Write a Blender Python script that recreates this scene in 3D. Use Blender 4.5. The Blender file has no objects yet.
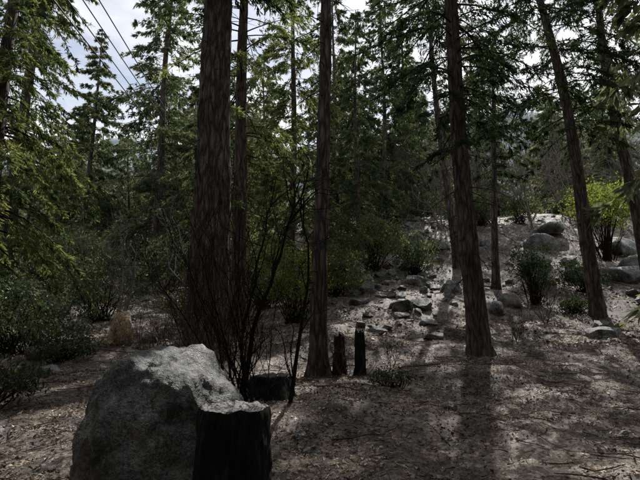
import bpy, math, random
import numpy as np
from mathutils import Vector, Matrix
R=np.random.RandomState
sc=bpy.context.scene
# ---------------------------------------------------------------- noise
def vnoise(x,y,z=0.0,seed=0):
    x,y,z=np.broadcast_arrays(np.asarray(x,float),np.asarray(y,float),np.asarray(z,float))
    xi=np.floor(x).astype(np.int64);yi=np.floor(y).astype(np.int64);zi=np.floor(z).astype(np.int64)
    fx=x-xi;fy=y-yi;fz=z-zi
    fx=fx*fx*(3-2*fx);fy=fy*fy*(3-2*fy);fz=fz*fz*(3-2*fz)
    def h(a,b,c):
        n=(a*73856093)^(b*19349663)^(c*83492791)^(seed*2654435)
        n=n&0x7fffffff
        n=(n^(n>>13))*1274126177&0x7fffffff
        n=(n^(n>>16))*1911520717&0x7fffffff
        n=n^(n>>15)
        return n/float(0x7fffffff)*2-1
    def L(a,b,t): return a+(b-a)*t
    return L(L(L(h(xi,yi,zi),h(xi+1,yi,zi),fx),L(h(xi,yi+1,zi),h(xi+1,yi+1,zi),fx),fy),
             L(L(h(xi,yi,zi+1),h(xi+1,yi,zi+1),fx),L(h(xi,yi+1,zi+1),h(xi+1,yi+1,zi+1),fx),fy),fz)
def fbm(x,y,z=0.0,seed=0,o=4):
    s=0;a=1.0;t=0
    for i in range(o):
        f=2.03**i
        s=s+a*vnoise(np.asarray(x)*f,np.asarray(y)*f,np.asarray(z)*f,seed+i*7);t+=a;a*=.5
    return s/t
# ---------------------------------------------------------------- terrain
PY=[-400,-30,0,10,12,14,17,20,23,26,30,40,60,100,160,420]
PR=[-6,-1.2,0,1.0,1.4,1.95,2.9,4.15,5.7,7.3,8.8,10.8,13.5,18,24,60]
PL=[-6,-1.2,0,1.0,1.25,1.55,2.1,2.8,3.6,4.5,5.8,8.6,12,17,24,60]
def height(x,y):
    x=np.asarray(x,float);y=np.asarray(y,float)
    t=np.clip((x+5)/6,0,1);t=t*t*(3-2*t)
    z=np.interp(y,PY,PR)*t+np.interp(y,PY,PL)*(1-t)
    z=z+.16*fbm(x/2.3,y/2.3,0,3,3)+.075*fbm(x/.55,y/.55,0,5,3)+.018*vnoise(x/.11,y/.11,0,9)
    far=np.clip((y-12)/14,0,1)
    z=z+far*.7*fbm(x/5,y/5,0,12,3)
    return z
def hz(x,y): return float(height(x,y))
# ---------------------------------------------------------------- mesh helpers
def mesh_obj(name,V,Q,mats,parent=None,smooth=False,mi=None,T=None):
    me=bpy.data.meshes.new(name)
    V=np.asarray(V,np.float32);Q=np.asarray(Q,np.int32).reshape(-1,4)
    me.vertices.add(len(V));me.vertices.foreach_set('co',V.ravel())
    me.loops.add(Q.size);me.loops.foreach_set('vertex_index',Q.ravel())
    me.polygons.add(len(Q));me.polygons.foreach_set('loop_start',np.arange(0,Q.size,4,dtype=np.int32))
    if mi is not None: me.polygons.foreach_set('material_index',np.asarray(mi,np.int32))
    me.polygons.foreach_set('use_smooth',np.full(len(Q),smooth))
    for m in (mats if isinstance(mats,list) else [mats]): me.materials.append(m)
    me.update(calc_edges=True)
    ob=bpy.data.objects.new(name,me);sc.collection.objects.link(ob)
    if parent: ob.parent=parent
    return ob
def empty(name,loc=(0,0,0)):
    e=bpy.data.objects.new(name,None);e.empty_display_size=.3;e.location=loc
    sc.collection.objects.link(e);return e
def tubes(lst,sides=5):
    Vs=[];Qs=[];off=0
    ang=np.arange(sides)/sides*2*np.pi;ca=np.cos(ang);sa=np.sin(ang)
    for pts,rad in lst:
        pts=np.asarray(pts,float);rad=np.asarray(rad,float);n=len(pts)
        d=np.gradient(pts,axis=0);d/=np.linalg.norm(d,axis=1)[:,None]+1e-9
        ref=np.array([1,0,0.]) if abs(d[0][0])<.8 else np.array([0,1.,0])
        a=np.cross(d,ref);a/=np.linalg.norm(a,axis=1)[:,None]+1e-9
        b=np.cross(d,a)
        ring=pts[:,None,:]+rad[:,None,None]*(ca[None,:,None]*a[:,None,:]+sa[None,:,None]*b[:,None,:])
        Vs.append(ring.reshape(-1,3))
        i=np.arange(n-1)[:,None]*sides;j=np.arange(sides)[None,:];k=(j+1)%sides
        Qs.append(np.stack([i+j,i+k,i+sides+k,i+sides+j],-1).reshape(-1,4)+off)
        off+=n*sides
    return np.concatenate(Vs),np.concatenate(Qs)
def nrm(v): return v/(np.linalg.norm(v,axis=-1,keepdims=True)+1e-9)
def kites(P,D,L,W,rs,cup=0.0):
    n=len(P);D=nrm(D);r=nrm(rs.normal(size=(n,3)))
    S=nrm(np.cross(D,r));N=np.cross(S,D)
    L=np.broadcast_to(L,(n,))[:,None];W=np.broadcast_to(W,(n,))[:,None]
    a=P;b=P+D*L*.45+S*W*.5+N*W*cup;c=P+D*L;d=P+D*L*.45-S*W*.5+N*W*cup
    V=np.stack([a,b,c,d],1).reshape(-1,3)
    return V,np.arange(n*4).reshape(-1,4)
def cat(lst):
    Vs=[];Qs=[];o=0
    for V,Q in lst:
        Vs.append(V);Qs.append(Q+o);o+=len(V)
    return np.concatenate(Vs),np.concatenate(Qs)
# ---------------------------------------------------------------- materials
def new_mat(name):
    m=bpy.data.materials.new(name);m.use_nodes=True;nt=m.node_tree;nt.nodes.clear()
    return m,nt,nt.nodes.new,nt.links.new
def ramp(nt,stops):
    r=nt.nodes.new('ShaderNodeValToRGB');e=r.color_ramp.elements
    e[0].position=stops[0][0];e[0].color=(*stops[0][1],1);e[1].position=stops[-1][0];e[1].color=(*stops[-1][1],1)
    for p,c in stops[1:-1]:
        k=e.new(p);k.color=(*c,1)
    return r
def leaf_mat(name,dark,mid,light,trans=1.0,tfac=.45,gloss=False):
    m,nt,N,Lk=new_mat(name)
    g=N('ShaderNodeNewGeometry');r=ramp(nt,[(0,dark),(.55,mid),(1,light)])
    tc=N('ShaderNodeTexCoord');no=N('ShaderNodeTexNoise');no.inputs['Scale'].default_value=1.1;no.inputs['Detail'].default_value=0
    Lk(tc.outputs['Object'],no.inputs['Vector'])
    mx=N('ShaderNodeMath');mx.operation='MULTIPLY_ADD';mx.inputs[1].default_value=.6
    m2=N('ShaderNodeMath');m2.operation='MULTIPLY_ADD';m2.inputs[1].default_value=1.6;m2.inputs[2].default_value=-.55
    Lk(no.outputs['Fac'],m2.inputs[0]);Lk(g.outputs['Random Per Island'],mx.inputs[0]);Lk(m2.outputs[0],mx.inputs[2])
    Lk(mx.outputs[0],r.inputs['Fac'])
    if gloss:
        p=N('ShaderNodeBsdfPrincipled');p.inputs['Roughness'].default_value=.45
        p.inputs['Specular IOR Level'].default_value=.35;Lk(r.outputs['Color'],p.inputs['Base Color'])
    else:
        p=N('ShaderNodeBsdfDiffuse');Lk(r.outputs['Color'],p.inputs['Color'])
    t=N('ShaderNodeBsdfTranslucent');hs=N('ShaderNodeMixRGB');hs.blend_type='MULTIPLY';hs.inputs['Fac'].default_value=1
    hs.inputs['Color2'].default_value=(1.9*trans,1.85*trans,1.2*trans,1);Lk(r.outputs['Color'],hs.inputs['Color1'])
    Lk(hs.outputs[0],t.inputs['Color'])
    mi=N('ShaderNodeMixShader');mi.inputs['Fac'].default_value=tfac
    Lk(p.outputs[0],mi.inputs[1]);Lk(t.outputs[0],mi.inputs[2])
    o=N('ShaderNodeOutputMaterial');Lk(mi.outputs[0],o.inputs['Surface']);return m
def bark_mat(name,dark,mid,light,scale=1.0,bump=.9,dist=.05,simple=False):
    m,nt,N,Lk=new_mat(name)
    tc=N('ShaderNodeTexCoord');mp=N('ShaderNodeMapping');mp.inputs['Scale'].default_value=(12*scale,12*scale,2.2*scale)
    Lk(tc.outputs['Object'],mp.inputs['Vector'])
    n1=N('ShaderNodeTexNoise');n1.inputs['Scale'].default_value=1.9;n1.inputs['Detail'].default_value=1 if simple else 6;n1.inputs['Roughness'].default_value=.75
    Lk(mp.outputs[0],n1.inputs['Vector'])
    r=ramp(nt,[(.38,dark),(.64,mid),(.86,light)])
    if simple:
        p=N('ShaderNodeBsdfDiffuse');Lk(n1.outputs['Fac'],r.inputs['Fac']);Lk(r.outputs[0],p.inputs['Color'])
        o=N('ShaderNodeOutputMaterial');Lk(p.outputs[0],o.inputs['Surface']);return m
    v=N('ShaderNodeTexVoronoi');v.feature='DISTANCE_TO_EDGE';v.inputs['Scale'].default_value=1.7
    wn=N('ShaderNodeMixRGB');wn.inputs['Fac'].default_value=.55
    Lk(mp.outputs[0],wn.inputs['Color1']);Lk(n1.outputs['Color'],wn.inputs['Color2']);Lk(wn.outputs[0],v.inputs['Vector'])
    mr=N('ShaderNodeMapRange');mr.inputs['From Max'].default_value=.2;Lk(v.outputs['Distance'],mr.inputs['Value'])
    mu=N('ShaderNodeMath');mu.operation='MULTIPLY_ADD';mu.inputs[1].default_value=.22
    Lk(mr.outputs[0],mu.inputs[0]);Lk(n1.outputs['Fac'],mu.inputs[2]);Lk(mu.outputs[0],r.inputs['Fac'])
    n2=N('ShaderNodeTexNoise');n2.inputs['Scale'].default_value=.8;n2.inputs['Detail'].default_value=2
    Lk(tc.outputs['Object'],n2.inputs['Vector'])
    mm=N('ShaderNodeMixRGB');mm.blend_type='MULTIPLY';mm.inputs['Fac'].default_value=.8
    r2=ramp(nt,[(.3,(.5,.46,.44)),(.7,(1.15,1.15,1.15))]);Lk(n2.outputs['Fac'],r2.inputs['Fac'])
    Lk(r.outputs[0],mm.inputs['Color1']);Lk(r2.outputs[0],mm.inputs['Color2'])
    b=N('ShaderNodeBump');b.inputs['Strength'].default_value=bump;b.inputs['Distance'].default_value=dist
    Lk(mu.outputs[0],b.inputs['Height'])
    p=N('ShaderNodeBsdfPrincipled');p.inputs['Roughness'].default_value=.85;p.inputs['Specular IOR Level'].default_value=.3
    Lk(mm.outputs[0],p.inputs['Base Color']);Lk(b.outputs[0],p.inputs['Normal'])
    o=N('ShaderNodeOutputMaterial');Lk(p.outputs[0],o.inputs['Surface']);return m
def rock_mat(name,base,lich,scale=1.0,tint=(1,1,1)):
    m,nt,N,Lk=new_mat(name)
    tc=N('ShaderNodeTexCoord');n1=N('ShaderNodeTexNoise');n1.inputs['Scale'].default_value=2.4*scale;n1.inputs['Detail'].default_value=6;n1.inputs['Roughness'].default_value=.72
    n2=N('ShaderNodeTexNoise');n2.inputs['Scale'].default_value=38*scale;n2.inputs['Detail'].default_value=3;n2.inputs['Roughness'].default_value=.75
    n3=N('ShaderNodeTexNoise');n3.inputs['Scale'].default_value=7*scale;n3.inputs['Detail'].default_value=5;n3.inputs['Roughness'].default_value=.75;n3.inputs['Distortion'].default_value=.6
    for n in (n1,n2,n3): Lk(tc.outputs['Object'],n.inputs['Vector'])
    b=base;T=lambda c:tuple(b*k*q for k,q in zip(c,tint))
    r1=ramp(nt,[(.38,T((.2,.21,.23))),(.5,T((.8,.8,.8))),(.64,T((1.9,1.85,1.75)))]);Lk(n1.outputs['Fac'],r1.inputs['Fac'])
    r2=ramp(nt,[(.36,(.2,.2,.2)),(.5,(1,1,1)),(.66,(1.9,1.9,1.9))]);Lk(n2.outputs['Fac'],r2.inputs['Fac'])
    mu=N('ShaderNodeMixRGB');mu.blend_type='MULTIPLY';mu.inputs['Fac'].default_value=.9
    Lk(r1.outputs[0],mu.inputs['Color1']);Lk(r2.outputs[0],mu.inputs['Color2'])
    r3=ramp(nt,[(.54,(0,0,0)),(.6,(.75,.75,.75))]);Lk(n3.outputs['Fac'],r3.inputs['Fac'])
    mx=N('ShaderNodeMixRGB');Lk(r3.outputs[0],mx.inputs['Fac']);Lk(mu.outputs[0],mx.inputs['Color1']);mx.inputs['Color2'].default_value=(*lich,1)
    ad=N('ShaderNodeMath');ad.operation='MULTIPLY_ADD';ad.inputs[1].default_value=.3;Lk(n2.outputs['Fac'],ad.inputs[0]);Lk(n3.outputs['Fac'],ad.inputs[2])
    bp=N('ShaderNodeBump');bp.inputs['Strength'].default_value=1;bp.inputs['Distance'].default_value=.06/scale;Lk(ad.outputs[0],bp.inputs['Height'])
    p=N('ShaderNodeBsdfPrincipled');p.inputs['Roughness'].default_value=.55
    Lk(mx.outputs[0],p.inputs['Base Color']);Lk(bp.outputs[0],p.inputs['Normal'])
    o=N('ShaderNodeOutputMaterial');Lk(p.outputs[0],o.inputs['Surface']);return m
M_pineleaf=leaf_mat('pine_needles',(.013,.023,.015),(.029,.043,.026),(.062,.078,.044),1.0,.4)
M_cedarleaf=leaf_mat('cedar_foliage',(.03,.045,.024),(.078,.098,.05),(.16,.175,.085),1.15,.52)
M_firleaf=leaf_mat('fir_foliage',(.03,.044,.032),(.07,.088,.058),(.13,.147,.09),1.05,.48)
M_hazeleaf=leaf_mat('hazed_foliage',(.065,.08,.066),(.125,.146,.108),(.2,.215,.155),1.0,.48)  # distance haze put into the leaf colour: paler and greyer
M_shrubleaf=leaf_mat('shrub_leaves',(.013,.023,.013),(.034,.05,.025),(.075,.092,.044),1.0,.4,True)
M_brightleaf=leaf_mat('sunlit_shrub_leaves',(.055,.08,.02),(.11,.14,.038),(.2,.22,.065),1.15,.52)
M_dryleaf=leaf_mat('dry_leaves',(.03,.022,.018),(.16,.115,.088),(.6,.51,.42),.6,.15,True)
M_bark=bark_mat('pine_bark',(.011,.009,.008),(.088,.071,.062),(.28,.24,.21))
M_barkred=bark_mat('cedar_bark',(.013,.010,.008),(.108,.08,.066),(.29,.23,.19),1.0)
M_branch=bark_mat('branch_bark',(.02,.016,.013),(.06,.048,.04),(.13,.11,.09),2,simple=True)
M_twig=bark_mat('twig_bark',(.012,.01,.009),(.042,.034,.029),(.11,.095,.08),3,simple=True)
M_browntwig=bark_mat('brown_twig_bark',(.04,.03,.022),(.12,.09,.068),(.24,.19,.15),3,simple=True)
M_greytwig=bark_mat('grey_branch_bark',(.11,.098,.086),(.26,.235,.21),(.44,.41,.37),3,simple=True)
M_charred=bark_mat('charred_wood',(.003,.003,.003),(.013,.012,.011),(.06,.054,.05),1.8,1,.03)
M_boulder=rock_mat('boulder_granite',.095,(.17,.18,.15),1.5)
M_rock=rock_mat('granite',.17,(.25,.25,.215))
M_rock2=rock_mat('granite_light',.24,(.32,.31,.28),.8)
M_tan=rock_mat('tan_rock',.4,(.5,.33,.17),.8,(1.05,.72,.42))
def ground_mat():
    m,nt,N,Lk=new_mat('forest_floor')
    tc=N('ShaderNodeTexCoord')
    def noise(s,d,r=.6,dist=0):
        n=N('ShaderNodeTexNoise');n.inputs['Scale'].default_value=s;n.inputs['Detail'].default_value=d;n.inputs['Roughness'].default_value=r;n.inputs['Distortion'].default_value=dist
        Lk(tc.outputs['Object'],n.inputs['Vector']);return n
    a=noise(.7,5,.7);b=noise(9,6,.75)
    v=N('ShaderNodeTexVoronoi');v.inputs['Scale'].default_value=34;Lk(tc.outputs['Object'],v.inputs['Vector'])
    r1=ramp(nt,[(.38,(.036,.027,.022)),(.5,(.13,.1,.082)),(.62,(.32,.27,.23))]);Lk(a.outputs['Fac'],r1.inputs['Fac'])
    r2=ramp(nt,[(.36,(.2,.18,.17)),(.5,(1,1,1)),(.66,(2.0,1.95,1.9))]);Lk(b.outputs['Fac'],r2.inputs['Fac'])
    mu=N('ShaderNodeMixRGB');mu.blend_type='MULTIPLY';mu.inputs['Fac'].default_value=.9;Lk(r1.outputs[0],mu.inputs['Color1']);Lk(r2.outputs[0],mu.inputs['Color2'])
    sep=N('ShaderNodeSeparateColor');Lk(v.outputs['Color'],sep.inputs[0])
    r3=ramp(nt,[(0,(.35,.33,.3)),(.6,(1,1,1)),(1,(1.8,1.75,1.7))]);Lk(sep.outputs[0],r3.inputs['Fac'])
    m3=N('ShaderNodeMixRGB');m3.blend_type='MULTIPLY';m3.inputs['Fac'].default_value=.8;Lk(mu.outputs[0],m3.inputs['Color1']);Lk(r3.outputs[0],m3.inputs['Color2'])
    ad2=N('ShaderNodeMath');ad2.operation='MULTIPLY_ADD';ad2.inputs[1].default_value=.3;Lk(sep.outputs[1],ad2.inputs[0]);Lk(b.outputs['Fac'],ad2.inputs[2])
    bp=N('ShaderNodeBump');bp.inputs['Strength'].default_value=.9;bp.inputs['Distance'].default_value=.06;Lk(ad2.outputs[0],bp.inputs['Height'])
    p=N('ShaderNodeBsdfPrincipled');p.inputs['Roughness'].default_value=.62
    Lk(m3.outputs[0],p.inputs['Base Color']);Lk(bp.outputs[0],p.inputs['Normal'])
    o=N('ShaderNodeOutputMaterial');Lk(p.outputs[0],o.inputs['Surface']);return m
M_ground=ground_mat()
# ---------------------------------------------------------------- ground sheet
def build_ground():
    N=540;k=6.0;u=np.linspace(-1,1,N)
    a=420/math.sinh(k)
    xs=1+a*np.sinh(k*u);ys=8+a*np.sinh(k*u)
    X,Y=np.meshgrid(xs,ys);Z=height(X,Y)
    i=np.arange(N-1)[:,None]*N+np.arange(N-1)[None,:]
    Q=np.stack([i,i+1,i+N+1,i+N],-1).reshape(-1,4)
    mesh_obj('ground',np.stack([X,Y,Z],-1).reshape(-1,3),Q,M_ground,smooth=True)
build_ground()
def build_mountain():
    m,nt,N_,Lk=new_mat('hazed_mountain_forest')
    tc=N_('ShaderNodeTexCoord');n=N_('ShaderNodeTexNoise');n.inputs['Scale'].default_value=.1;n.inputs['Detail'].default_value=6;n.inputs['Roughness'].default_value=.75
    Lk(tc.outputs['Object'],n.inputs['Vector'])
    r=ramp(nt,[(.38,(.2,.24,.26)),(.52,(.29,.33,.35)),(.68,(.4,.43,.44))]);Lk(n.outputs['Fac'],r.inputs['Fac'])  # blue-grey air haze painted into the slope colour
    p=N_('ShaderNodeBsdfDiffuse');Lk(r.outputs[0],p.inputs['Color'])
    o=N_('ShaderNodeOutputMaterial');Lk(p.outputs[0],o.inputs['Surface'])
    nx,ny=300,120
    X,Y=np.meshgrid(np.linspace(-520,620,nx),np.linspace(150,560,ny))
    t=np.clip((Y-150)/230,0,1);t=t*t*(3-2*t)
    ridge=140+40*fbm(X/150,Y*0/150,0,31,3)
    Z=10+t*ridge+16*fbm(X/38,Y/38,0,33,5)*t+5*vnoise(X/7,Y/7,0,5)*t
    Z=Z-5*(1-t)
    i=np.arange(ny-1)[:,None]*nx+np.arange(nx-1)[None,:]
    Q=np.stack([i,i+1,i+nx+1,i+nx],-1).reshape(-1,4)
    mesh_obj('mountain_hills',np.stack([X,Y,Z],-1).reshape(-1,3),Q,m,smooth=True)
build_mountain()
# ---------------------------------------------------------------- trees
def trunk_path(H,lean,rs,n,wob=.06):
    z=np.linspace(0,1,n)*H
    ph=rs.uniform(0,6,2)
    x=lean[0]*z+wob*np.sin(z*.45+ph[0])-wob*np.sin(ph[0])
    y=lean[1]*z+wob*np.sin(z*.5+ph[1])-wob*np.sin(ph[1])
    return np.stack([x,y,z],1)
def trunk_mesh(path,r0,H,seg,rough=.1,flare=.5,seed=0,tp=.85):
    n=len(path);a=np.arange(seg)/seg*2*np.pi
    z=path[:,2][:,None];A=a[None,:]
    r=r0*(1-tp*(z/H))*(1+flare*np.exp(-z/.28)*(1+.45*np.cos(A*5+seed)+.3*np.cos(A*3+2*seed)))
    ca=np.cos(A);sa=np.sin(A);k=r0*26
    rid=vnoise(ca*k+9,sa*k+z*0,z*2.2,seed)+.5*vnoise(ca*k*2.1+9,sa*k*2.1,z*5,seed+3)
    r=r*(1+rough*rid+(rough>0)*.05*vnoise(ca*1.5,sa*1.5,z*.8,seed+8))
    V=np.stack([path[:,0][:,None]+r*ca,path[:,1][:,None]+r*sa,z+0*A],-1)
    V[0,:,2]-=.4
    i=np.arange(n-1)[:,None]*seg;j=np.arange(seg)[None,:];kk=(j+1)%seg
    return V.reshape(-1,3),np.stack([i+j,i+kk,i+seg+kk,i+seg+j],-1).reshape(-1,4)
def conifer_data(seed,H,r0,lean=(0,0),c0=.3,nb=90,Lmax=2.2,tw=26,lv=9,leaf=.1,lw=.23,droop=.35,trunkseg=14,rings=40,rough=.08,flare=.3,dead=0,spread=.26,up=0.15,shape='pine',tp=.85,wob=.06):
    rs=R(seed);path=trunk_path(H,lean,rs,rings,wob)
    tr=trunk_mesh(path,r0,H,trunkseg,rough,flare,seed,tp)
    wood=[];LV=[]
    t=c0+(1-c0)*np.sort(rs.uniform(0,1,nb)**.9)
    for i in range(nb):
        ti=t[i];q=(ti-c0)/(1-c0)
        if shape=='cone': L=Lmax*(1-q)**.8*rs.uniform(.6,1.15)+.15
        else: L=Lmax*(min(1,.45+q*2.2))*(1-q**2.2)*rs.uniform(.5,1.15)+.25
        z=ti*H;p0=np.array([np.interp(z,path[:,2],path[:,0]),np.interp(z,path[:,2],path[:,1]),z])
        az=rs.uniform(0,2*np.pi);d=np.array([np.cos(az),np.sin(az),0]);lat=np.array([-d[1],d[0],0])
        s=np.linspace(0,1,6)
        rise=up*(1-1.2*(1-q)) if shape!='cone' else up*(q-.3)
        dr=droop*rs.uniform(.5,1.5);bend=rs.uniform(-.15,.15)
        def bp(s):
            s=np.asarray(s)[...,None]
            return p0+d*L*s+lat*L*bend*s*s+np.array([0,0,1.])*L*(rise*s-dr*s*s+.12*dr*s**4)
        wood.append((bp(s),np.maximum(.004,(r0*.1*(L/Lmax)+.006)*(1-.9*s))))
        K=max(4,int(tw*L/Lmax))
        sk=rs.uniform(.12,1,K)**.8
        side=rs.choice([-1,1],K)
        w=spread*L*(1.1-sk*.85)*rs.uniform(.5,1.1,K)
        td=nrm(d[None]*.75+lat[None]*side[:,None]*.8+rs.normal(0,.18,(K,3))+np.array([0,0,-.3*droop/.35])[None])
        tb=bp(sk)
        u=rs.uniform(.05,1,(K,lv))
        P=tb[:,None,:]+td[:,None,:]*(w[:,None]*u)[...,None]
        P[...,2]-=(w[:,None]*u*u*.4)
        P+=rs.normal(0,leaf*.12,P.shape)
        D=td[:,None,:]*.9+rs.normal(0,.36,P.shape)+np.array([0,0,-.3])
        LV.append((P.reshape(-1,3),D.reshape(-1,3)))
    for i in range(dead):
        z=rs.uniform(.08,c0*1.1)*H;p0=np.array([np.interp(z,path[:,2],path[:,0]),np.interp(z,path[:,2],path[:,1]),z])
        az=rs.uniform(0,6.28);L=rs.uniform(.3,1.3);d=np.array([np.cos(az),np.sin(az),rs.uniform(-.5,.1)])
        s=np.linspace(0,1,5)[:,None]
        pts=p0+d*L*s+np.array([0,0,-.25])*L*s*s+rs.normal(0,.02,(5,3))*s
        wood.append((pts,.014*(1-.85*s[:,0])))
        for j in range(3):
            q=pts[rs.randint(1,4)];dd=nrm(d+rs.normal(0,.6,3));l2=L*.4
            wood.append((np.array([q,q+dd*l2*.5,q+dd*l2+np.array([0,0,-.05])]),np.array([.006,.004,.002])))
    P=np.concatenate([a for a,b in LV]);D=np.concatenate([b for a,b in LV])
    n=len(P);Ls=leaf*rs.uniform(.6,1.35,n)
    fol=kites(P,D,Ls,Ls*lw,rs)
    return tr,tubes(wood,4),fol
def conifer(name,x,y,mb,ml,sink=.1,**k):
    e=empty(name,(x,y,hz(x,y)-sink))
    tr,wd,fo=conifer_data(**k)
    mesh_obj('trunk',*tr,mb,e,True);mesh_obj('branches',*wd,M_branch,e,True);mesh_obj('foliage',*fo,ml,e)
    return e
NT=dict(trunkseg=56,rings=300,rough=.12)
conifer('pine_tree',-2.38,10.2,M_bark,M_pineleaf,seed=11,H=23,r0=.45,lean=(.012,0),c0=.35,nb=85,Lmax=2.8,tw=34,lv=13,leaf=.13,dead=36,flare=.35,tp=.9,**NT)
conifer('pine_tree',-2.25,13.2,M_barkred,M_cedarleaf,seed=12,H=21,r0=.22,lean=(0,0),c0=.16,nb=125,Lmax=2.5,tw=32,lv=12,leaf=.13,dead=20,flare=.3,**NT)
conifer('pine_tree',-.04,8.7,M_bark,M_pineleaf,seed=13,H=18,r0=.15,lean=(.008,0),c0=.46,nb=65,Lmax=1.8,tw=32,lv=13,leaf=.11,dead=30,flare=.75,tp=.8,wob=.05,**NT)
conifer('pine_tree',3.42,10.6,M_barkred,M_pineleaf,seed=14,H=18.5,r0=.235,lean=(-.022,0),c0=.25,nb=140,Lmax=2.7,tw=40,lv=14,leaf=.11,dead=26,flare=.35,droop=.55,wob=.05,**NT)
conifer('pine_tree',8.1,14.2,M_barkred,M_pineleaf,seed=15,H=18,r0=.205,lean=(-.09,0),c0=.31,nb=115,Lmax=2.8,tw=38,lv=13,leaf=.13,dead=16,flare=.35,droop=.55,wob=.1,**NT)
conifer('pine_tree',11.2,16.4,M_barkred,M_pineleaf,seed=16,H=19,r0=.23,lean=(-.04,0),c0=.36,nb=105,Lmax=3.1,tw=38,lv=13,leaf=.14,dead=10,flare=.35,droop=.5,wob=.1,**NT)
conifer('pine_tree',5.9,20.5,M_bark,M_pineleaf,seed=17,H=17,r0=.19,lean=(-.06,0),c0=.36,nb=110,Lmax=2.9,tw=34,lv=13,leaf=.16,dead=10,flare=.3,trunkseg=20,rings=90)
conifer('pine_tree',6.35,17.4,M_bark,M_pineleaf,seed=18,H=10.5,r0=.15,lean=(.03,0),c0=.42,nb=65,Lmax=2.0,tw=28,lv=12,leaf=.14,dead=14,flare=.3,trunkseg=20,rings=90,wob=.12)
conifer('cedar_tree',-8.6,12.2,M_barkred,M_cedarleaf,seed=21,H=16,r0=.26,c0=.06,nb=180,Lmax=2.7,tw=38,lv=15,leaf=.14,shape='cone',droop=.65,trunkseg=20,rings=60)
conifer('cedar_tree',-12.4,19,M_barkred,M_cedarleaf,seed=22,H=25,r0=.28,c0=.06,nb=250,Lmax=3.5,tw=40,lv=14,leaf=.19,shape='cone',droop=.6)
conifer('fir_tree',-15,30,M_bark,M_firleaf,seed=23,H=16,r0=.2,c0=.05,nb=210,Lmax=3.2,tw=34,lv=13,leaf=.22,shape='cone')
conifer('fir_tree',-9.1,26,M_bark,M_firleaf,seed=24,H=25,r0=.25,c0=.06,nb=250,Lmax=3.8,tw=34,lv=13,leaf=.22,shape='cone')
conifer('cedar_tree',-1.2,19,M_barkred,M_cedarleaf,seed=25,H=18,r0=.17,c0=.08,nb=165,Lmax=2.9,tw=34,lv=13,leaf=.17,shape='cone',droop=.6)
conifer('cedar_tree',1.9,23,M_barkred,M_firleaf,seed=26,H=13,r0=.15,c0=.05,nb=150,Lmax=2.7,tw=30,lv=13,leaf=.19,shape='cone',droop=.55)
conifer('cedar_tree',-5.2,21,M_barkred,M_firleaf,seed=27,H=13,r0=.16,c0=.05,nb=140,Lmax=2.6,tw=30,lv=12,leaf=.18,shape='cone',droop=.55)
conifer('fir_tree',3.9,28,M_bark,M_firleaf,seed=28,H=17,r0=.17,c0=.12,nb=165,Lmax=3.4,tw=32,lv=13,leaf=.21,shape='cone',droop=.5)
conifer('fir_tree',.9,31,M_bark,M_firleaf,seed=30,H=20,r0=.17,c0=.1,nb=190,Lmax=3.8,tw=34,lv=13,leaf=.23,shape='cone',droop=.5)
conifer('fir_tree',6.4,34,M_bark,M_firleaf,seed=31,H=17,r0=.17,c0=.12,nb=170,Lmax=3.7,tw=34,lv=13,leaf=.24,shape='cone',droop=.5)
conifer('fir_tree',10.2,30,M_bark,M_firleaf,seed=29,H=14,r0=.17,c0=.3,nb=100,Lmax=3.2,tw=30,lv=12,leaf=.21,shape='pine',droop=.5)
# surrounding forest (one parent, linked copies)
def forest():
    vs=[]
    for i in range(6):
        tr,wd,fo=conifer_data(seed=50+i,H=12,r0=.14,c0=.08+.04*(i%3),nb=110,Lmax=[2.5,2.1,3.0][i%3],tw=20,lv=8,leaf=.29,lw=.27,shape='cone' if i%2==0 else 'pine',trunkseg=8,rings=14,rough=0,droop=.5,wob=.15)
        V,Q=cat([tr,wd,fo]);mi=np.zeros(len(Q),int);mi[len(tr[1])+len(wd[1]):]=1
        o=mesh_obj('conifer_variant',V,Q,[M_branch,M_hazeleaf],None,False,mi)
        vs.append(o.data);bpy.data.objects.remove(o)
    e=empty('distant_forest');rs=R(77);n=0
    def put(x,y,s):
        nonlocal n
        o=bpy.data.objects.new('tree_%d'%n,vs[rs.randint(6)]);n+=1
        o.location=(x,y,hz(x,y)-.2);o.rotation_euler=(rs.normal(0,.03),rs.normal(0,.03),rs.uniform(0,6.28));o.scale=(s*rs.uniform(.85,1.2),)*2+(s*rs.uniform(.9,1.25),)
        o.parent=e;sc.collection.objects.link(o)
    for k in range(130):
        y=rs.uniform(32,75);x=rs.uniform(-.8,.8)*y
        u=320+483*x/y
        s=rs.uniform(.85,1.45)
        if u>570: s*=.75
        elif u>330 and y<48: s*=.8
        if 50<u<140: s*=.75
        if y<40 and abs(u-440)<70: continue
        put(x,y,s)
    for k in range(46):     # unseen woods beside and behind the viewpoint, added to block sky fill light
        a=rs.uniform(math.radians(80),math.radians(280));d=rs.uniform(6,18)
        put(math.sin(a)*d,math.cos(a)*d,rs.uniform(1.1,1.8))
    for k in range(8): put(rs.uniform(10.5,20),rs.uniform(2,11),rs.uniform(1,1.6));put(-rs.uniform(9.5,18),rs.uniform(0,11),rs.uniform(1,1.6))
forest()
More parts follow.
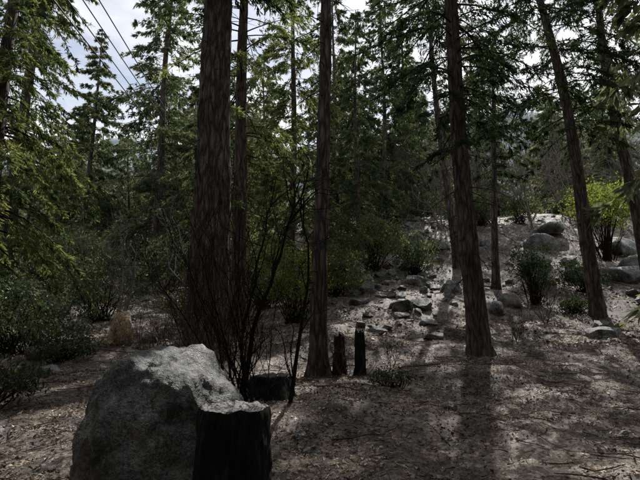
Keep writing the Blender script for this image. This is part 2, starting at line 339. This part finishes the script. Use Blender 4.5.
# ---------------------------------------------------------------- bare branching
def grow(out,p,d,L,r,depth,rs,up=.12,wig=.16,split=3,ratio=.68):
    n=6;pts=[p];dd=d.copy()
    for i in range(n-1):
        dd=nrm(dd+rs.normal(0,wig,3)+np.array([0,0,up]));pts.append(pts[-1]+dd*L/(n-1))
    pts=np.array(pts);out.append((pts,np.linspace(r,r*.55 if depth>0 else r*.2,n)))
    if depth>0:
        for j in range(split):
            i=rs.randint(2,n) if j else n-1
            nd=nrm(dd+rs.normal(0,.55,3))
            grow(out,pts[i],nd,L*ratio*rs.uniform(.7,1.2),r*.58,depth-1,rs,up,wig,split,ratio)
def bare_tree(name,x,y,L,r,depth,seed,mat,split=3,nst=1,spread=.3):
    rs=R(seed);out=[]
    for i in range(nst):
        d=nrm(np.array([rs.normal(0,spread),rs.normal(0,spread),1.]))
        grow(out,np.array([rs.normal(0,.05),rs.normal(0,.05),-.1]),d,L*rs.uniform(.8,1.1),r*rs.uniform(.7,1),depth,rs,split=split)
    e=empty(name,(x,y,hz(x,y)))
    mesh_obj('branches',*tubes(out,4),mat,e,True);return e
for i,(x,y,L) in enumerate([(6.5,25,2.5),(9.5,26,2.7),(12.5,28,2.9),(8,29,3.1),(11,24.5,2.4),(15,29,2.8),(17.5,27,2.6),(5,28,2.6),(-4.8,17,2.2),(-6.2,15,1.8),(7.8,27.5,2.8),(13.8,26,2.5),(10.3,30,3),(-8.5,16,1.9)]):
    bare_tree('bare_oak_tree',x,y,L,.07,4,200+i,M_greytwig,4 if L>2.3 else 3,2,.3)
def bare_shrub():
    rs=R(5);e=empty('bare_shrub',(-.62,6.0,hz(-.62,6.0)));out=[]
    def stem(pts,r,nb=9):
        pts=np.array(pts,float)-np.array([-.62,6.0,hz(-.62,6.0)])
        t=np.linspace(0,1,len(pts));tt=np.linspace(0,1,16)
        P=np.stack([np.interp(tt,t,pts[:,i]) for i in range(3)],1)
        for _ in range(2): P[1:-1]=(P[:-2]+P[1:-1]*2+P[2:])/4
        P+=rs.normal(0,.012,P.shape)
        out.append((P,np.linspace(r,r*.25,16)))
        for j in range(nb):
            i=rs.randint(3,15);d=nrm((P[i]-P[i-1]))*1+rs.normal(0,.5,3)
            grow(out,P[i],nrm(d),rs.uniform(.25,.8),max(.004,r*.3),2,rs,.08,.14,2,.65)
    stem([(-.95,6.2,.4),(-.85,6.1,1.5),(-.5,6.1,2.5),(-.28,6.1,3.5)],.038,14)
    stem([(-.4,6.1,.4),(-.28,6.1,1.3),(-.12,6.1,2.2),(-.22,6.1,3.3)],.032,10)
    stem([(-.95,6.1,.4),(-.95,6.0,1.4),(-.75,6.0,2.6),(-.55,6,3.5)],.026,12)
    stem([(-.9,6.1,.4),(-1.15,6.0,1.4),(-1.5,6.0,2.5),(-1.75,6,3.2)],.018,12)
    stem([(-1.0,6.1,.4),(-1.35,5.9,1.3),(-1.9,5.8,2.1),(-2.3,5.8,2.6)],.015,12)
    for i in range(18):
        bx=rs.uniform(-1.15,-.4);tx=bx+rs.normal(-.5,.65);h=rs.uniform(1.3,2.7);ty=6+rs.normal(0,.5)
        stem([(bx,6+rs.normal(0,.15),.4),(bx*.6+tx*.4+rs.normal(0,.05),6,.5+h*.4),(tx,ty,.6+h)],rs.uniform(.007,.014))
    mesh_obj('stems',*tubes(out,5),M_twig,e,True)
bare_shrub()
for i,(x,y,L,r) in enumerate([(-1.9,7.2,.8,.012),(-2.7,8.2,.8,.012),(-1.3,8.5,.9,.012),(.35,8.3,.5,.01),(1.3,9.2,.35,.008),(4.6,11.5,.5,.01),(6.2,13.5,.7,.012),(-3.0,12.4,1.0,.014),(9.2,11,.5,.01)]):
    bare_tree('bare_shrub',x,y,L,r,3,300+i,M_browntwig if i!=2 else M_twig,3,7,.5)
# ---------------------------------------------------------------- leafy shrubs
def shrub(name,x,y,w,h,mat,seed,nl=5000,leaf=.06,lw=.45,base=.1,cl=60,wood=M_twig,dy=None):
    rs=R(seed);e=empty(name,(x,y,hz(x,y)));out=[];dy=dy or w
    c=nrm(rs.normal(size=(cl,3)))*rs.uniform(.45,1.1,(cl,1))
    c=c*np.array([w/2,dy/2,(h-base*h)/2])+np.array([0,0,base*h+(h-base*h)/2])
    for i in range(cl):
        a=np.array([rs.normal(0,.06*w),rs.normal(0,.06*w),-.1]);m=(a+c[i])/2+rs.normal(0,.06*w,3)+np.array([0,0,.08*h])
        out.append((np.array([a,a*.6+m*.4,m,m*.5+c[i]*.5+rs.normal(0,.02*w,3),c[i]]),np.linspace(.008+.004*h,.004,5)))
    k=nl//cl
    P=c[:,None,:]+rs.normal(0,1,(cl,k,3))*np.array([w*.09,dy*.09,h*.06])*rs.uniform(.5,1.6,(cl,1,1))
    P=P.reshape(-1,3);P[:,2]=np.abs(P[:,2])
    D=rs.normal(0,.7,P.shape)+np.array([0,0,.15]);Ls=leaf*rs.uniform(.6,1.3,len(P))
    mesh_obj('stems',*tubes(out,4),wood,e,True);mesh_obj('leaves',*kites(P,D,Ls,Ls*lw,rs,.12),mat,e)
    return e
shrub('laurel_shrub',-6.5,10.6,3.0,1.5,M_shrubleaf,401,7500,.085,.38)
shrub('laurel_shrub',-5.1,9.9,1.2,.55,M_shrubleaf,402,2200,.07,.38)
shrub('laurel_shrub',-8.6,10.5,3.2,2.6,M_shrubleaf,403,7000,.09,.38)
shrub('laurel_shrub',-4.0,6.0,1.1,.6,M_shrubleaf,404,3000,.065,.38)
shrub('laurel_shrub',-7.2,16,3.2,2.2,M_firleaf,405,4500,.1)
shrub('laurel_shrub',-3.9,14.5,1.8,1.0,M_cedarleaf,406,2200,.08)
shrub('green_shrub',-.75,13.8,1.9,2.0,M_brightleaf,407,3600,.07)
shrub('green_shrub',-1.8,16,2.6,2.2,M_cedarleaf,408,5000,.09)
shrub('green_shrub',.5,16.5,2.2,1.6,M_cedarleaf,409,4500,.09)
shrub('green_shrub',2.2,20,2.6,2.4,M_cedarleaf,410,5500,.1)
shrub('bright_green_shrub',12.6,21,2.9,3.6,M_brightleaf,411,3800,.13,base=.35)
shrub('green_shrub',6.9,15.6,1.3,2.0,M_pineleaf,412,3200,.08)
shrub('green_shrub',3.9,19.6,1.7,1.8,M_firleaf,413,3500,.09)
shrub('low_plant',1.05,7.2,.7,.25,M_shrubleaf,414,700,.05,cl=26)
shrub('low_plant',9.2,16.8,1.6,1.1,M_pineleaf,415,3000,.08)
shrub('low_plant',7.6,14.6,.9,.5,M_pineleaf,416,1800,.06)
for i in range(18):
    rs=R(600+i);x=rs.uniform(3,20);y=rs.uniform(25,32)
    shrub('hillside_shrub',x,y,rs.uniform(1.5,3),rs.uniform(1,2),[M_firleaf,M_hazeleaf,M_cedarleaf][i%3],600+i,2500,.12,cl=40)
for i in range(10):
    rs=R(700+i);x=rs.uniform(-14,1);y=rs.uniform(19,27)
    shrub('hillside_shrub',x,y,rs.uniform(2,3.5),rs.uniform(1.5,3),[M_firleaf,M_cedarleaf][i%2],700+i,3500,.12,cl=40)
# ---------------------------------------------------------------- rocks
import bmesh
def ico(sub):
    bm=bmesh.new();bmesh.ops.create_icosphere(bm,subdivisions=sub,radius=1)
    V=np.array([v.co[:] for v in bm.verts]);F=[[v.index for v in f.verts] for f in bm.faces];bm.free();return V,np.array(F)
ICO={s:ico(s) for s in (2,3,4,6)}
def rock_shape(sub,seed,size,facets=9,rough=.12,cut=(.5,.85)):
    V,F=ICO[sub];rs=R(seed);V=V.copy()
    for i in range(facets):
        n=nrm(rs.normal(size=3));d=rs.uniform(*cut);q=V@n-d
        V=V-np.where(q>0,q,0)[:,None]*n*.93
    nn=fbm(V[:,0]*1.5,V[:,1]*1.5,V[:,2]*1.5,seed,5)
    ridg=-np.abs(fbm(V[:,0]*2.2+7,V[:,1]*2.2,V[:,2]*2.2,seed+40,3))
    V=V*(1+rough*1.8*nn+rough*.9*ridg+(.018*vnoise(V[:,0]*16,V[:,1]*16,V[:,2]*16,seed))*(sub>3))[:,None]
    return V*np.array(size),F
def tri_obj(name,V,F,mat,loc=(0,0,0),smooth=True,rot=0):
    me=bpy.data.meshes.new(name);me.from_pydata(V.tolist(),[],F.tolist());me.materials.append(mat)
    me.polygons.foreach_set('use_smooth',np.full(len(F),smooth));me.update()
    o=bpy.data.objects.new(name,me);o.location=loc;o.rotation_euler=(0,0,rot);sc.collection.objects.link(o);return o
V,F=rock_shape(6,92,(.69,.72,.90),5,.14,(.74,.92))
V[:,2]+=np.minimum(V[:,0],.15)*.34
tri_obj('granite_boulder',V,F,M_boulder,(-1.2,3.85,.62))
rocks=[(-5.7,10.0,.33,.22,M_rock2),(-4.9,8.9,.3,.16,M_rock),(-3.6,9.6,.25,.14,M_rock),(-4.6,11.4,.36,.52,M_tan),(-4.0,11.6,.3,.2,M_rock2),
(2.75,11.8,.3,.14,M_rock),(2.45,14.6,.45,.28,M_rock),(2.9,13.2,.28,.16,M_rock2),(5.2,14.4,.3,.28,M_rock2),(5.9,15.2,.45,.32,M_rock),(6.9,12.0,.5,.26,M_rock),(7.4,13.0,.3,.2,M_rock),
(-.08,4.75,.085,.06,M_rock2),(.07,4.6,.06,.045,M_rock2),(.3,4.7,.045,.035,M_rock2),(-.2,5.1,.08,.05,M_rock2),(1.6,6.2,.14,.08,M_rock),(9.5,12.8,.5,.3,M_rock),(10.3,15.2,.6,.4,M_rock),
(-2.9,3.9,.22,.1,M_rock),(-3.2,4.8,.25,.1,M_rock),(3.6,18,.5,.35,M_rock),(4.6,17.2,.45,.3,M_rock2),(1.7,17.5,.6,.4,M_rock),(4.4,22.5,.6,.8,M_rock),(5.6,23,.8,.5,M_rock),(11.5,18.5,.9,.5,M_rock),(9,20,.7,.4,M_rock),(12.8,19.5,.9,.5,M_rock2),(10.2,22,.8,.5,M_rock),(8.3,17.9,.6,.35,M_rock2),(14,22,1.1,.6,M_rock),(7.4,23.5,.8,.5,M_rock),(9.8,18.2,.6,.4,M_rock),(13.6,17.4,.9,.5,M_rock),(11.6,24,.9,.5,M_rock)]
for i,(x,y,w,h,m) in enumerate(rocks):
    V,F=rock_shape(4,800+i,(w,w*.8,h*1.15),11,.13);tri_obj('rock',V,F,m,(x,y,hz(x,y)+h*.25),True,i*1.3)
def scatter_rocks(name,n,xr,yr,smin,smax,mat,seed,pw=3,sub=2,cond=None):
    rs=R(seed);Vs=[];Fs=[];o=0
    prot=[rock_shape(sub,seed+k,(1,rs.uniform(.55,.9),rs.uniform(.4,.75)),13,.14,(.4,.8)) for k in range(14)]
    for i in range(n):
        y=rs.uniform(*yr);x=rs.uniform(*xr)
        if cond and not cond(x,y): continue
        s=smin+(smax-smin)*rs.uniform()**pw;V,F=prot[rs.randint(14)]
        q=Matrix.Rotation(rs.uniform(0,6.28),3,'Z')@Matrix.Rotation(rs.normal(0,.35),3,'X')@Matrix.Rotation(rs.normal(0,.35),3,'Y')
        V=(V@np.array(q).T)*s
        V=V+np.array([x,y,hz(x,y)+.08*s]);Vs.append(V);Fs.append(F+o);o+=len(V)
    return tri_obj(name,np.concatenate(Vs),np.concatenate(Fs),mat,smooth=False)
pathx=lambda y:1.6+(y-12)*.22
scatter_rocks('hillside_boulders',200,(-1,22),(14.5,30),.1,.65,M_rock,901,2.2,3)
scatter_rocks('talus_rocks',600,(.2,8),(12.5,30),.06,.42,M_rock,902,2.4,3,lambda x,y:abs(x-pathx(y))<.9+.05*(y-12))
scatter_rocks('scattered_stones',650,(-5,9),(3.6,15),.012,.08,M_rock2,903,4)
scatter_rocks('hillside_stones',1500,(-8,22),(11,30),.03,.17,M_rock,904,3)
# ---------------------------------------------------------------- stumps
def stump(name,x,y,r,h,seed,top_mat,side_mat,jag=.04,taper=.12,lump=1.0):
    e=empty(name,(x,y,hz(x,y)));seg=96;n=60
    a=np.arange(seg)/seg*2*np.pi;A=a[None,:];z=np.linspace(-.15,h,n)[:,None]
    rr=r*(1+taper*(1-z/h))*(1+.35*np.exp(-np.maximum(z,0)/.12)*(.5+.5*np.cos(A*4+seed)))
    ca,sa=np.cos(A),np.sin(A)
    rr=rr*(1+lump*(.06*vnoise(ca*2.5,sa*2.5,z*2,seed)+.05*vnoise(ca*6,sa*6,z*9,seed+1)+.035*vnoise(ca*16,sa*16,z*26,seed+4)))
    zz=z+(np.maximum(z,0)/h)**8*jag*(vnoise(ca*3,sa*3,0,seed+2)+.4*vnoise(ca*9,sa*9,0,seed+3))
    rr=rr*(1-.05*(np.maximum(z,0)/h)**30)
    V=np.stack([rr*ca,rr*sa,zz+0*A],-1).reshape(-1,3)
    i=np.arange(n-1)[:,None]*seg;j=np.arange(seg)[None,:];k=(j+1)%seg
    Q=np.stack([i+j,i+k,i+seg+k,i+seg+j],-1).reshape(-1,4)
    mesh_obj('bark',V,Q,side_mat,e,True)
    top=V[-seg:];rings=22;TV=[];c=top.mean(0)
    for q in range(rings):
        t=1-q/(rings-1)*.995
        P=c+(top-c)*t;P[:,2]+=(q>0)*(.012*vnoise(P[:,0]*16,P[:,1]*16,0,seed+5)+.006*vnoise(P[:,0]*50,P[:,1]*50,0,seed+6)-.01*(1-t))
        TV.append(P)
    TV=np.concatenate(TV);i=np.arange(rings-1)[:,None]*seg
    Q=np.stack([i+j,i+k,i+seg+k,i+seg+j],-1).reshape(-1,4)
    mesh_obj('cut_top',TV,Q,top_mat,e,False)
    return e
def ring_mat():
    m,nt,N,Lk=new_mat('weathered_cut_wood')
    tc=N('ShaderNodeTexCoord');w=N('ShaderNodeTexWave');w.wave_type='RINGS';w.rings_direction='Z';w.inputs['Scale'].default_value=14;w.inputs['Distortion'].default_value=3;w.inputs['Detail'].default_value=4
    n=N('ShaderNodeTexNoise');n.inputs['Scale'].default_value=18;n.inputs['Detail'].default_value=6;n.inputs['Roughness'].default_value=.75
    Lk(tc.outputs['Object'],w.inputs['Vector']);Lk(tc.outputs['Object'],n.inputs['Vector'])
    mx=N('ShaderNodeMath');mx.operation='MULTIPLY_ADD';mx.inputs[1].default_value=.2;Lk(w.outputs['Fac'],mx.inputs[0]);Lk(n.outputs['Fac'],mx.inputs[2])
    r=ramp(nt,[(.4,(.006,.005,.005)),(.62,(.03,.027,.024)),(.85,(.13,.115,.1))]);Lk(mx.outputs[0],r.inputs['Fac'])
    b=N('ShaderNodeBump');b.inputs['Strength'].default_value=.8;b.inputs['Distance'].default_value=.01;Lk(mx.outputs[0],b.inputs['Height'])
    p=N('ShaderNodeBsdfPrincipled');p.inputs['Roughness'].default_value=.55;Lk(r.outputs[0],p.inputs['Base Color']);Lk(b.outputs[0],p.inputs['Normal'])
    o=N('ShaderNodeOutputMaterial');Lk(p.outputs[0],o.inputs['Surface']);return m
M_ring=ring_mat()
stump('tree_stump',-.5,2.95,.205,1.08-hz(-.5,2.95),3,M_ring,M_charred,.012,.06)
stump('tree_stump',-.65,6.5,.26,.3,4,M_ring,M_charred,.03)
stump('broken_snag',.33,8.5,.085,.68,5,M_ring,M_charred,.05,.25,2.2)
stump('broken_snag',.7,8.7,.08,.76,6,M_ring,M_charred,.07,.1,2.4)
# ---------------------------------------------------------------- litter
def litter(name,n,xr,yr,leaf,mat,seed,lift=.008,ratio=(.3,.7)):
    rs=R(seed);x=rs.uniform(*xr,n);y=yr[0]+(yr[1]-yr[0])*rs.uniform(0,1,n)**1.3
    keep=(fbm(x/.9,y/.9,0,seed,3)+rs.normal(0,.3,n))>-.15;x=x[keep];y=y[keep];n=len(x)
    P=np.stack([x,y,height(x,y)+rs.uniform(.001,lift*2,n)],1)
    D=nrm(rs.normal(size=(n,3))*np.array([1,1,.35]));Ls=leaf*rs.uniform(.4,1.3,n)
    S=nrm(np.cross(D,np.array([0,0,1.])+rs.normal(0,.55,(n,3))));W=Ls*rs.uniform(*ratio,n)
    a=P;b=P+D*Ls[:,None]*.4+S*W[:,None]*.5+np.array([0,0,.006]);c=P+D*Ls[:,None];d=P+D*Ls[:,None]*.45-S*W[:,None]*.5+np.array([0,0,.006])
    V=np.stack([a,b,c,d],1).reshape(-1,3);mesh_obj(name,V,np.arange(n*4).reshape(-1,4),mat)
litter('leaf_litter',120000,(-6,9),(3.4,14),.042,M_dryleaf,1001)
litter('pine_needle_litter',90000,(-6,9),(3.4,13),.08,M_dryleaf,1003,.006,(.03,.07))
litter('hillside_leaf_litter',80000,(-12,22),(11,30),.085,M_dryleaf,1002)
def twigs(n,seed,xr,yr,lm=.5):
    rs=R(seed);out=[]
    for i in range(n):
        x=rs.uniform(*xr);y=rs.uniform(*yr);a=rs.uniform(0,6.28);L=rs.uniform(.06,lm)*rs.uniform(.3,1)
        s=np.linspace(-.5,.5,4);xx=x+np.cos(a)*L*s+rs.normal(0,.03*L,4);yy=y+np.sin(a)*L*s+rs.normal(0,.03*L,4)
        r=rs.uniform(.0015,.006)*(1+L);zz=height(xx,yy)+r+rs.uniform(0,.02)
        out.append((np.stack([xx,yy,zz],1),np.linspace(r,r*.5,4)))
    return tubes(out,4)
mesh_obj('fallen_twigs',*twigs(2800,1100,(-5,9),(3.6,14),.6),M_browntwig,None,True)
mesh_obj('fallen_branches',*twigs(400,1101,(-8,16),(7,24),2.2),M_browntwig,None,True)
# ---------------------------------------------------------------- power line
def power_line():
    m,nt,N,Lk=new_mat('wire_black');p=N('ShaderNodeBsdfPrincipled');p.inputs['Base Color'].default_value=(.03,.03,.03,1);p.inputs['Roughness'].default_value=.6
    o=N('ShaderNodeOutputMaterial');Lk(p.outputs[0],o.inputs['Surface'])
    e=empty('power_line');w=[]
    for dx,dz in ((0,0),(.45,0),(.9,.05),(.3,-.9)):
        a=np.array([-4.5+dx,-8,7.9+dz]);b=np.array([-13.6+dx,55,19+dz]);t=np.linspace(0,1,40)[:,None]
        P=a*(1-t)+b*t;P[:,2]-=(4*.35*t*(1-t))[:,0];w.append((P,np.full(40,.02)))
    mesh_obj('wires',*tubes(w,6),m,e,True)
    for nm,x,y,zt in (('utility_pole',-4.05,-8,8.2),('utility_pole',-13.15,55,19.3)):
        q=empty(nm,(x,y,hz(x,y)));h=zt-hz(x,y)
        mesh_obj('pole',*tubes([(np.array([[0,0,-.5],[0,0,h/2],[0,0,h]]),[.16,.14,.11])],14),M_bark,q,True)
        mesh_obj('crossarm',*tubes([(np.array([[-.7,.15,h-.35],[0,.15,h-.35],[.7,.15,h-.35]]),[.06]*3)],4),M_bark,q)
power_line()
# ---------------------------------------------------------------- light
az=math.radians(17);el=math.radians(50)
S=Vector((math.sin(az)*math.cos(el),math.cos(az)*math.cos(el),math.sin(el)))
sd=bpy.data.lights.new('sun','SUN');sd.energy=5;sd.angle=math.radians(.5);sd.color=(1,.97,.91)
so=bpy.data.objects.new('sun',sd);so.rotation_euler=S.to_track_quat('Z','Y').to_euler();so.location=S*50;sc.collection.objects.link(so)
w=bpy.data.worlds.new('World');sc.world=w;w.use_nodes=True;nt=w.node_tree;nt.nodes.clear()
N=nt.nodes.new;Lk=nt.links.new
sky=N('ShaderNodeTexSky');sky.sky_type='NISHITA';sky.sun_disc=False;sky.sun_elevation=el;sky.sun_rotation=az
tc=N('ShaderNodeTexCoord');mp=N('ShaderNodeMapping');mp.inputs['Scale'].default_value=(1,1,2.2)
no=N('ShaderNodeTexNoise');no.inputs['Scale'].default_value=3.2;no.inputs['Detail'].default_value=5;no.inputs['Roughness'].default_value=.58
Lk(tc.outputs['Generated'],mp.inputs[0]);Lk(mp.outputs[0],no.inputs['Vector'])
r=ramp(nt,[(.34,(.3,.3,.3)),(.55,(.97,.97,.97))]);Lk(no.outputs['Fac'],r.inputs['Fac'])
mx=N('ShaderNodeMixRGB');Lk(r.outputs[0],mx.inputs['Fac']);Lk(sky.outputs[0],mx.inputs['Color1']);mx.inputs['Color2'].default_value=(8.1,8.2,8.4,1)
bg=N('ShaderNodeBackground');bg.inputs['Strength'].default_value=.13;Lk(mx.outputs[0],bg.inputs['Color'])
wo=N('ShaderNodeOutputWorld');Lk(bg.outputs[0],wo.inputs['Surface'])
# ---------------------------------------------------------------- camera
cd=bpy.data.cameras.new('camera');cd.sensor_width=36;cd.lens=27.2;cd.clip_end=3000;cd.clip_start=.05
co=bpy.data.objects.new('camera',cd);co.location=(0,0,1.5);co.rotation_euler=(math.radians(101),0,0)
sc.collection.objects.link(co);sc.camera=co
sc.view_settings.view_transform='Standard';sc.view_settings.look='None';sc.view_settings.exposure=0
